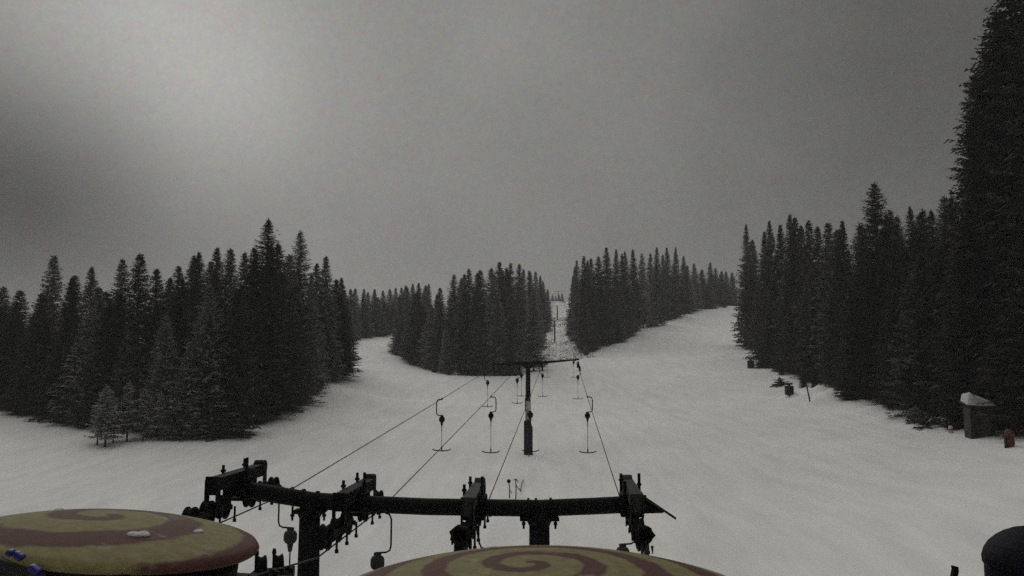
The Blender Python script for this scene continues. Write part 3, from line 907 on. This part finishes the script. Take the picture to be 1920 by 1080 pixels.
# ------------------------------------------------------------------ swirl-topped bull wheels
def swirl_material(name, turns, phase, R, off=(0, 0), rimw=.955):
    m = bpy.data.materials.new(name); m.use_nodes = True
    nt = m.node_tree; b = nt.nodes['Principled BSDF']; L = nt.links
    b.inputs['Roughness'].default_value = 0.75; b.inputs['Specular IOR Level'].default_value = .15
    tc = nt.nodes.new('ShaderNodeTexCoord'); sp = nt.nodes.new('ShaderNodeSeparateXYZ')
    wn = nt.nodes.new('ShaderNodeTexNoise'); wn.inputs['Scale'].default_value = 5; wn.inputs['Detail'].default_value = 4
    L.new(tc.outputs['Object'], wn.inputs['Vector'])
    om = nt.nodes.new('ShaderNodeMapping'); om.inputs['Location'].default_value = (-off[0], -off[1], 0)
    L.new(tc.outputs['Object'], om.inputs[0]); L.new(om.outputs[0], sp.inputs[0])
    def mth(op, a, b_=None, c=None):
        q = nt.nodes.new('ShaderNodeMath'); q.operation = op
        for i, v in enumerate((a, b_, c)):
            if v is None: continue
            if isinstance(v, (int, float)): q.inputs[i].default_value = v
            else: L.new(v, q.inputs[i])
        return q.outputs[0]
    r = mth('SQRT', mth('ADD', mth('MULTIPLY', sp.outputs[0], sp.outputs[0]), mth('MULTIPLY', sp.outputs[1], sp.outputs[1])))
    th = mth('DIVIDE', mth('ARCTAN2', sp.outputs[1], sp.outputs[0]), 2 * PI)
    rr = mth('POWER', mth('DIVIDE', r, R), .85)
    v = mth('ADD', mth('MULTIPLY', rr, turns), mth('ADD', th, phase))
    v = mth('ADD', v, mth('MULTIPLY', mth('SUBTRACT', wn.outputs['Fac'], .5), .22))
    f = mth('FRACT', v)
    tri = mth('ABSOLUTE', mth('SUBTRACT', f, .5))
    wide = mth('MULTIPLY_ADD', rr, .10, .20)             # the red band widens outwards
    mask = mth('MULTIPLY', mth('SUBTRACT', wide, tri), 13)
    cl = nt.nodes.new('ShaderNodeClamp'); L.new(mask, cl.inputs[0])
    rim = mth('MULTIPLY', mth('SUBTRACT', mth('DIVIDE', r, R), rimw), 40)
    cr = nt.nodes.new('ShaderNodeClamp'); L.new(rim, cr.inputs[0])
    mk = mth('MAXIMUM', cl.outputs[0], cr.outputs[0])
    n = nt.nodes.new('ShaderNodeTexNoise'); n.inputs['Scale'].default_value = 9; n.inputs['Detail'].default_value = 10; n.inputs['Roughness'].default_value = .8
    L.new(tc.outputs['Object'], n.inputs['Vector'])
    def ramp(c0, c1):
        q = nt.nodes.new('ShaderNodeValToRGB')
        q.color_ramp.elements[0].position = .3; q.color_ramp.elements[1].position = .72
        q.color_ramp.elements[0].color = c0 + (1,); q.color_ramp.elements[1].color = c1 + (1,)
        L.new(n.outputs['Fac'], q.inputs[0]); return q.outputs[0]
    yel = ramp((.10, .088, .038), (.235, .208, .095)); red = ramp((.050, .022, .018), (.105, .046, .037))
    mx = nt.nodes.new('ShaderNodeMix'); mx.data_type = 'RGBA'
    L.new(mk, mx.inputs[0]); L.new(yel, mx.inputs[6]); L.new(red, mx.inputs[7])
    # dusting of snow streaks
    n3 = nt.nodes.new('ShaderNodeTexNoise'); n3.inputs['Scale'].default_value = 2.6; n3.inputs['Detail'].default_value = 7; n3.inputs['Roughness'].default_value = .65
    mp = nt.nodes.new('ShaderNodeMapping'); mp.inputs['Location'].default_value = (3, 1, 0)
    L.new(tc.outputs['Object'], mp.inputs[0]); L.new(mp.outputs[0], n3.inputs['Vector'])
    sn = nt.nodes.new('ShaderNodeMapRange'); sn.inputs['From Min'].default_value = .60; sn.inputs['From Max'].default_value = .80; sn.inputs['To Max'].default_value = .5
    L.new(n3.outputs['Fac'], sn.inputs['Value'])
    mx2 = nt.nodes.new('ShaderNodeMix'); mx2.data_type = 'RGBA'
    L.new(sn.outputs[0], mx2.inputs[0]); L.new(mx.outputs[2], mx2.inputs[6]); mx2.inputs[7].default_value = (.5, .48, .46, 1)
    L.new(mx2.outputs[2], b.inputs['Base Color'])
    return m

def bull_wheel(c, z, R, wr, wz, label, turns, phase, tilt, domeh, off=(0, 0), rimw=.955):
    T = empty('bull_wheel', (c[0], c[1], z), label, 'bull wheel', 'swirl-topped bull wheels')
    bm = bmesh.new()
    prof = [(0, domeh)]
    for k in range(1, 17):
        u = k / 16 * .95
        prof.append((R * u, domeh * (1 - (u / .955) ** 2.3) * .86 + .03 + (domeh * .14 - .03) * (1 - u)))
    prof += [(R * .975, .018), (R * .993, -.012), (R, -.028), (R * .993, -.05), (R * .97, -.072), (R * .93, -.08), (R * .6, -.085), (0, -.085)]
    add_lathe(bm, prof, 96)
    lid = link('swirl_lid', bm, swirl_material('swirl_painted_lid', turns, phase, R, off, rimw), T, True)
    lid.rotation_euler = tilt
    # rim, spokes, hub of the wheel itself
    dz = wz - z
    bm = bmesh.new()
    hr = R - .17
    add_lathe(bm, [(0, -.12), (hr, -.16 if tilt[1] else -.13), (hr, dz + .12), (hr - .03, dz + .12), (hr - .03, -.2), (0, -.2)], 64)
    hs_ = link('housing', bm, M_metal, T, True)
    hs_.rotation_euler = tilt
    bm = bmesh.new()
    add_lathe(bm, [(wr - .12, -.06), (wr + .035, -.075), (wr + .035, -.045), (wr - .015, -.015), (wr - .015, .015), (wr + .035, .045), (wr + .035, .075), (wr - .12, .06), (wr - .12, -.06)], 64, Matrix.Translation((0, 0, dz)))
    link('rim', bm, M_metal, T)
    bm = bmesh.new()
    for k in range(6):
        rot = Matrix.Rotation(k * PI / 3 + .3, 3, 'Z')
        add_box(bm, rot @ Vector((wr * .5, 0, dz)), (wr * .9, .07, .09), rot)
    link('spokes', bm, M_metal, T)
    bm = bmesh.new()
    add_tube(bm, [(0, 0, dz - .45), (0, 0, -.15)], .16, 20)
    add_tube(bm, [(0, 0, dz - .12), (0, 0, dz + .12)], .26, 20)
    link('hub', bm, M_metal, T)
    return T
W0, W1 = WHEEL[0], WHEEL[1]
bull_wheel(W0['c'], CH - 1.535, 1.28, W0['r'], W0['z'], 'bull wheel under the smaller left candy-swirl lid, cut by the left picture edge', 1.9, .30, (math.radians(-2.2), math.radians(6.5), 0), .17, (-.2, .05), 1.3)
bull_wheel(W1['c'], CH - 1.80, 1.78, W1['r'], W1['z'], 'bull wheel under the large front candy-swirl lid at the bottom centre', 3.7, .2, (0, 0, 0), .27, (-.14, 0), 1.3)

# drive stations that carry the wheels
def drive(c, wz, label, sgn):
    T = empty('drive_station', (c[0], c[1], 0), label, 'drive station', 'drive stations under the bull wheels')
    top = wz - .42
    bm = bmesh.new()
    add_tube(bm, [(0, 0, -.3), (0, 0, top)], [.32, .26], 24)
    link('column', bm, M_metal, T, True)
    bm = bmesh.new()
    add_box(bm, (0, -.15, top - .10), (1.9, 2.0, .22), bev=.03)
    add_box(bm, (0, -.15, top - .28), (1.6, .26, .16), bev=.02)
    link('platform', bm, M_metal, T)
    bm = bmesh.new()
    add_tube(bm, [(-.35 * sgn, -.55, top), (-.35 * sgn, -.55, top + .26)], .24, 20)
    link('gearbox', bm, M_metal, T)
    bm = bmesh.new()
    for a, b in (((-.85, .8), (.85, .8)), ((-.85, -1.1), (.85, -1.1)), ((-.85, -1.1), (-.85, .8)), ((.85, -1.1), (.85, .8))):
        add_tube(bm, [(a[0], a[1], top + .02), (b[0], b[1], top + .02)], .03, 8)
    link('frame_rail', bm, M_metal, T)
    return T, top
Tb, top = drive(W0['c'], W0['z'], 'dark drive station under the left candy-swirl lid, with blue covers', -1)
for px, py, w_ in ((36, 1042, .10), (66, 1068, .12), (20, 1036, .06)):
    q = P(px, py, 6.45) - Tb.location
    bm = bmesh.new()
    add_box(bm, q, (w_ * .8, .08, .05), Matrix.Rotation(.6, 3, 'Y'), .02)
    link('blue_cover', bm, M_blue, Tb)
bm = bmesh.new()
q = P(30, 1062, 6.65) - Tb.location
add_box(bm, q + Vector((-.05, 0, -.05)), (.7, .25, .26), Matrix.Rotation(.25, 3, 'Y'), .04)
add_box(bm, q + Vector((.45, .1, -.12)), (.9, .2, .16), Matrix.Rotation(.1, 3, 'Y'), .03)
link('cover_plate', bm, M_pad, Tb)
drive(W1['c'], W1['z'], 'dark drive station hidden beneath the front candy-swirl lid', 1)

# hood plates and beam silhouettes beside the left wheel
def guide_sheave(p, label):
    R = empty('guide_sheave', p, label, 'guide sheave', 'guide sheaves right of the left swirl lid')
    bm = bmesh.new()
    add_lathe(bm, wheel_prof(.13, .10), 26, Matrix.Rotation(.4, 4, 'Z') @ MX)
    link('sheave', bm, M_rubber, R)
    bm = bmesh.new()
    add_tube(bm, [(-.02, -.12, -.02), (-.02, -.12, .22)], .020, 8)
    add_tube(bm, [(-.02, -.12, .16), (-.02, -.12, .20)], .026, 8)
    link('guide_pin', bm, M_metal, R)
    bm = bmesh.new()
    add_box(bm, (.03, 0, -.10), (.26, .34, .12), bev=.015)
    add_tube(bm, [(.1, -.05, -.02), (.2, -.05, -.06)], .03, 6)
    link('bracket', bm, M_metal, R)
guide_sheave(P(490, 1064, 9.2), 'small guide pulley with upright pin, left one right of the left swirl lid')
guide_sheave(P(522, 1060, 9.9), 'small guide pulley with upright pin, right one right of the left swirl lid')
bm = bmesh.new()
add_box(bm, (0, 0, 0), (.9, .16, .12), Matrix.Rotation(.05, 3, 'Y'), .02)
add_box(bm, (-.2, .12, -.15), (1.3, .2, .2), Matrix.Rotation(.05, 3, 'Y'), .02)
o = link('sheave_beam', bm, M_metal)
o.location = P(470, 1088, 9.2)
tag(o, 'dark beam carrying the two small guide pulleys right of the left swirl lid', 'beam')

# snow lumps lying on the left lid
for k, (lx, ly, r, lab) in enumerate([(.40, -.52, .07, 'small snow lump near the front edge of the left swirl lid'), (.74, -.02, .045, 'small snow lump toward the right of the left swirl lid'),
                                    (-.85, .45, .04, 'small snow lump at the back left of the left swirl lid')]):
    u = math.hypot(lx, ly) / 1.28
    lz = .17 * (1 - (u / .955) ** 2.3) * .86 + .03 + (.17 * .14 - .03) * (1 - u)
    q = Matrix.Rotation(math.radians(6.5), 3, 'Y') @ (Matrix.Rotation(math.radians(-2.2), 3, 'X') @ Vector((lx, ly, lz))) + Vector((W0['c'][0], W0['c'][1], CH - 1.535))
    bm = bmesh.new()
    bmesh.ops.create_icosphere(bm, subdivisions=3, radius=r)
    rr = random.Random(k)
    for v in bm.verts:
        nz = 1 + .25 * math.sin(v.co.x * 40 + k) * math.sin(v.co.y * 33) + .12 * math.sin(v.co.x * 90)
        v.co = Vector((v.co.x * 1.25 * nz, v.co.y * nz, v.co.z * .42 * nz))
    o = link('snow_lump', bm, M_clump, None, True); o.location = q
    o.rotation_euler = (0, math.radians(6), k)
    tag(o, lab, 'snow', 'snow lumps on the left swirl lid')

# ------------------------------------------------------------------ hood at bottom right
c = P(1945, 1106, 4.6)
T = empty('vent_hood', c, 'dark rounded vent hood cut by the bottom right corner', 'vent hood')
bm = bmesh.new()
add_lathe(bm, [(0, .345), (.05, .34), (.10, .328), (.15, .305), (.19, .278), (.225, .245), (.25, .205), (.262, .165), (.26, .13), (.252, .12), (.252, -.05), (.26, -.06), (.26, -.10), (.25, -.11), (.25, -.4), (0, -.4)], 40)
link('cowl', bm, M_hood, T, False)
bm = bmesh.new()
add_tube(bm, [(0, 0, -.4), (0, 0, -1.6)], .12, 20)
link('pipe', bm, M_hood, T, True)
bm = bmesh.new()
add_box(bm, (-.30, -.05, -.03), (.22, .2, .12), bev=.03)
add_tube(bm, [(-.27, -.05, 0), (-.48, -.05, -.02)], .008, 6)
link('side_arm', bm, M_metal, T)
bm = bmesh.new()
p = P(1787, 1076, 4.6) - c
add_box(bm, p + Vector((0, 0, -.03)), (.03, .03, .12), Matrix.Rotation(.25, 3, 'Y'), .005)
add_box(bm, p + Vector((.012, 0, .035)), (.035, .02, .014), Matrix.Rotation(.25, 3, 'Y'), .003)
add_tube(bm, [p + Vector((0, 0, -.06)), Vector((-.27, -.05, -.12))], .012, 6)
link('bracket', bm, M_metal, T)

# ------------------------------------------------------------------ hut and objects at the right edge
b = hit(1838, 818)
T = empty('small_hut', b, 'small boarded hut with thick snow on its tilted roof among the dark spruces', 'hut', rz=-.25)
bm = bmesh.new()
T.scale = (.84, .84, .88)
add_box(bm, (0, 0, .95), (1.7, 1.7, 2.3), bev=.02)
link('wall', bm, M_wood, T)
bm = bmesh.new()
for k in range(9): add_box(bm, (-.8 + k * .2, -.865, .95), (.03, .03, 2.2))
add_box(bm, (.15, -.88, .8), (.72, .03, 1.75))
link('door', bm, M_wood_dark, T)
bm = bmesh.new()
pts = [(-1.05, -1.1, 2.18), (1.1, -1.1, 2.02), (1.1, 1.1, 2.30), (-1.05, 1.1, 2.46)]
lo = [bm.verts.new(p) for p in pts]; hi = [bm.verts.new((p[0], p[1], p[2] + .08)) for p in pts]
bm.faces.new(lo[::-1]); bm.faces.new(hi)
for k in range(4): bm.faces.new((lo[k], lo[(k + 1) % 4], hi[(k + 1) % 4], hi[k]))
rf = link('roof', bm, M_wood_dark, T)
bm = bmesh.new()
N = 16; g = []
for j in range(N + 1):
    row = []
    for i in range(N + 1):
        u, v = i / N, j / N
        x = -1.0 + 2.0 * u; y = -1.05 + 2.1 * v
        e = min(u, 1 - u, v, 1 - v)
        h = (.95 - .85 * u + .10 * math.sin(u * 9 + v * 4)) * min(1, (e / .10)) ** .5
        row.append(bm.verts.new((x, y, 2.27 - .08 * u + .14 * v + h * .95 + .0)))
    g.append(row)
for j in range(N):
    for i in range(N): bm.faces.new((g[j][i], g[j][i + 1], g[j + 1][i + 1], g[j + 1][i]))
link('roof_snow', bm, M_clump, rf, True)

def padded_post(px, py, w, h, lab, cap=True):
    q = hit(px, py)
    T = empty('padded_post', q, lab, 'padded post', 'padded posts along the right piste edge')
    bm = bmesh.new()
    add_box(bm, (0, 0, h * .42), (w, w * .8, h * .95), bev=w * .12)
    for k in range(3): add_box(bm, (0, 0, h * (.15 + .28 * k)), (w * 1.06, w * .86, h * .04))
    link('padding', bm, M_pad, T)
    bm = bmesh.new()
    add_tube(bm, [(0, 0, h * .8), (0, 0, h * 1.12)], w * .16, 8)
    add_box(bm, (0, 0, h * 1.08), (w * .8, w * .5, h * .16), bev=.02)
    link('head', bm, M_metal, T)
    if cap:
        bm = bmesh.new(); add_box(bm, (0, 0, h * 1.19), (w * .85, w * .6, h * .06), bev=.02)
        link('snow_cap', bm, M_clump, T)
padded_post(1408, 690, .95, 1.35, 'small dark padded snowmaking post higher up at the right piste edge', False)
padded_post(1480, 740, .85, 1.1, 'dark padded snowmaking post with snow cap by the snow mound')
q = hit(1519, 753)
bm = bmesh.new()
add_tube(bm, [(0, 0, -.3), (-.08, 0, .45), (-.27, 0, 1.45)], [.08, .08, .07], 8)
add_tube(bm, [(-.26, 0, 1.38), (-.28, 0, 1.5)], .10, 8)
o = link('leaning_post', bm, M_metal); o.location = q
tag(o, 'thin dark post leaning left in front of the snow mound', 'post')
q = hit(1893, 838)
T = empty('orange_crash_pad', q, 'faded orange crash pad standing upright under the dark spruces right of the hut', 'crash pad')
bm = bmesh.new()
add_tube(bm, [(0, 0, -.1), (.02, 0, .3), (0, 0, .7), (-.02, 0, 1.0)], [.22, .27, .25, .14], 16)
link('pad', bm, M_orange, T, True)
bm = bmesh.new(); add_tube(bm, [(-.28, -.1, -.1), (-.30, -.1, .62)], .06, 8); link('post', bm, M_wood_dark, T)
q = hit(1783, 812)
T = empty('marker_post', q, 'short pale pink marker stub at the snow edge left of the hut', 'marker post')
bm = bmesh.new()
add_tube(bm, [(0, 0, -.1), (0, 0, .42), (.0, 0, .5)], [.15, .14, .07], 14)
link('stub', bm, M_lilac, T, True)
bm = bmesh.new(); add_tube(bm, [(0, 0, .20), (0, 0, .27)], .155, 14); link('band', bm, M_steel, T)

# ------------------------------------------------------------------ sky, light, haze
SUN_D = (P(390, 150, 10) - Vector((0, 0, CH))).normalized()
wd = bpy.data.worlds.new('World'); S.world = wd; wd.use_nodes = True
nt = wd.node_tree; L = nt.links
bg = nt.nodes['Background']
tc = nt.nodes.new('ShaderNodeTexCoord')
sky = nt.nodes.new('ShaderNodeTexSky'); sky.sky_type = 'NISHITA'; sky.sun_disc = False
el = math.asin(SUN_D.z)
sky.sun_elevation = el; sky.sun_rotation = math.atan2(SUN_D.x, SUN_D.y)
hs = nt.nodes.new('ShaderNodeHueSaturation'); hs.inputs['Saturation'].default_value = .1; hs.inputs['Value'].default_value = .004
L.new(sky.outputs[0], hs.inputs['Color'])
def M_(op, a, b_=None, c=None):
    q = nt.nodes.new('ShaderNodeMath'); q.operation = op
    for i, v in enumerate((a, b_, c)):
        if v is None: continue
        if isinstance(v, (int, float)): q.inputs[i].default_value = v
        else: L.new(v, q.inputs[i])
    return q.outputs[0]
def blob(px, py, k, amp):
    d = (P(px, py, 10) - Vector((0, 0, CH))).normalized()
    q = nt.nodes.new('ShaderNodeVectorMath'); q.operation = 'DOT_PRODUCT'
    nn = nt.nodes.new('ShaderNodeVectorMath'); nn.operation = 'NORMALIZE'
    L.new(tc.outputs['Generated'], nn.inputs[0]); L.new(nn.outputs[0], q.inputs[0]); q.inputs[1].default_value = d
    return M_('MULTIPLY', M_('EXPONENT', M_('MULTIPLY', M_('SUBTRACT', q.outputs['Value'], 1.0), k)), amp)
BLOBS = [(350, 110, 60, 0.426), (150, 20, 60, 1.33), (420, 200, 150, 0.375), (700, 100, 25, 0.068), (60, 430, 45, -0.046), (60, 250, 90, -0.949), (1590, 210, 14, -0.202), (1200, 430, 14, 0.26), (1900, 60, 10, -0.385), (1000, 520, 20, -0.235), (1000, 0, 14, 0.564), (300, 560, 40, -0.117), (250, 330, 90, -0.116), (50, 440, 60, -.3), (1620, 210, 20, -.12)]
tot = None
for a in BLOBS:
    v = blob(*a); tot = v if tot is None else M_('ADD', tot, v)
cn = nt.nodes.new('ShaderNodeTexNoise'); cn.inputs['Scale'].default_value = 7.0; cn.inputs['Detail'].default_value = 6
L.new(tc.outputs['Generated'], cn.inputs['Vector'])
tot = M_('ADD', tot, M_('MULTIPLY', M_('SUBTRACT', cn.outputs['Fac'], .5), .38))
sx = nt.nodes.new('ShaderNodeSeparateXYZ'); L.new(tc.outputs['Generated'], sx.inputs[0])
zen = M_('MULTIPLY', M_('MAXIMUM', M_('SUBTRACT', sx.outputs[2], .5), 0), 6.6)    # unseen overhead sky, brightened to light the snow
lum = M_('MULTIPLY', M_('ADD', M_('ADD', tot, zen), 1.0), .40)
# fine grainy mottle of the snow-laden cloud
g1 = nt.nodes.new('ShaderNodeTexNoise'); g1.inputs['Scale'].default_value = 120; g1.inputs['Detail'].default_value = 4; g1.inputs['Roughness'].default_value = 1.0
L.new(tc.outputs['Generated'], g1.inputs['Vector'])
cmix = nt.nodes.new('ShaderNodeMix'); cmix.data_type = 'RGBA'; cmix.inputs[0].default_value = .38
L.new(g1.outputs['Color'], cmix.inputs[7]); cmix.inputs[6].default_value = (.5, .5, .5, 1)
sc_ = nt.nodes.new('ShaderNodeVectorMath'); sc_.operation = 'SCALE'
tint = nt.nodes.new('ShaderNodeVectorMath'); tint.operation = 'MULTIPLY'; tint.inputs[1].default_value = (2.03, 2.0, 1.88)
L.new(cmix.outputs[2], tint.inputs[0]); L.new(tint.outputs[0], sc_.inputs[0]); L.new(lum, sc_.inputs['Scale'])
ad = nt.nodes.new('ShaderNodeVectorMath'); ad.operation = 'ADD'
L.new(sc_.outputs[0], ad.inputs[0]); L.new(hs.outputs[0], ad.inputs[1])
L.new(ad.outputs[0], bg.inputs['Color'])
bg.inputs['Strength'].default_value = 1.0

sl = bpy.data.lights.new('sun', 'SUN'); sl.energy = 1.5; sl.angle = math.radians(40); sl.color = (1, .98, .93)
so = bpy.data.objects.new('sun', sl); COL.objects.link(so)
so.rotation_euler = Vector((SUN_D.x, SUN_D.y, max(.55, SUN_D.z))).to_track_quat('Z', 'Y').to_euler()

hm = bpy.data.materials.new('valley_haze'); hm.use_nodes = True
hn = hm.node_tree; hn.nodes.remove(hn.nodes['Principled BSDF'])
pv = hn.nodes.new('ShaderNodeVolumePrincipled'); pv.inputs['Color'].default_value = (.92, .92, .94, 1); pv.inputs['Density'].default_value = .00038
hn.links.new(pv.outputs[0], hn.nodes['Material Output'].inputs['Volume'])
zlo = float(GZ.min()) - 1; zhi = max(float(GZ.max()) + 25, 75)
bm = bmesh.new()
x0, x1, y0, y1 = xs[0] - 5, xs[-1] + 5, ys[0] - 5, ys[-1] + 5
add_box(bm, ((x0 + x1) / 2, (y0 + y1) / 2, (zlo + zhi) / 2), (x1 - x0, y1 - y0, zhi - zlo))
tag(link('haze', bm, hm), kind='stuff')

# ------------------------------------------------------------------ camera
cd = bpy.data.cameras.new('camera'); cam = bpy.data.objects.new('camera', cd); COL.objects.link(cam)
cam.location = (0, 0, CH); cam.rotation_euler = (PI / 2 + PITCH, 0, 0)
cd.lens = 36 * F / 1920; cd.sensor_width = 36; cd.clip_start = .1; cd.clip_end = 5000
S.camera = cam
S.view_settings.view_transform = 'Standard'; S.view_settings.look = 'None'
S.view_settings.exposure = -1.35; S.view_settings.gamma = 1
S.render.engine = 'CYCLES'
cy = S.cycles
cy.use_denoising = False
cy.use_adaptive_sampling = True; cy.adaptive_threshold = .045; cy.adaptive_min_samples = 32
cy.max_bounces = 6; cy.diffuse_bounces = 3; cy.glossy_bounces = 2; cy.volume_bounces = 1; cy.transparent_max_bounces = 4
cy.sample_clamp_indirect = 4
print('TREES', len(TREES))
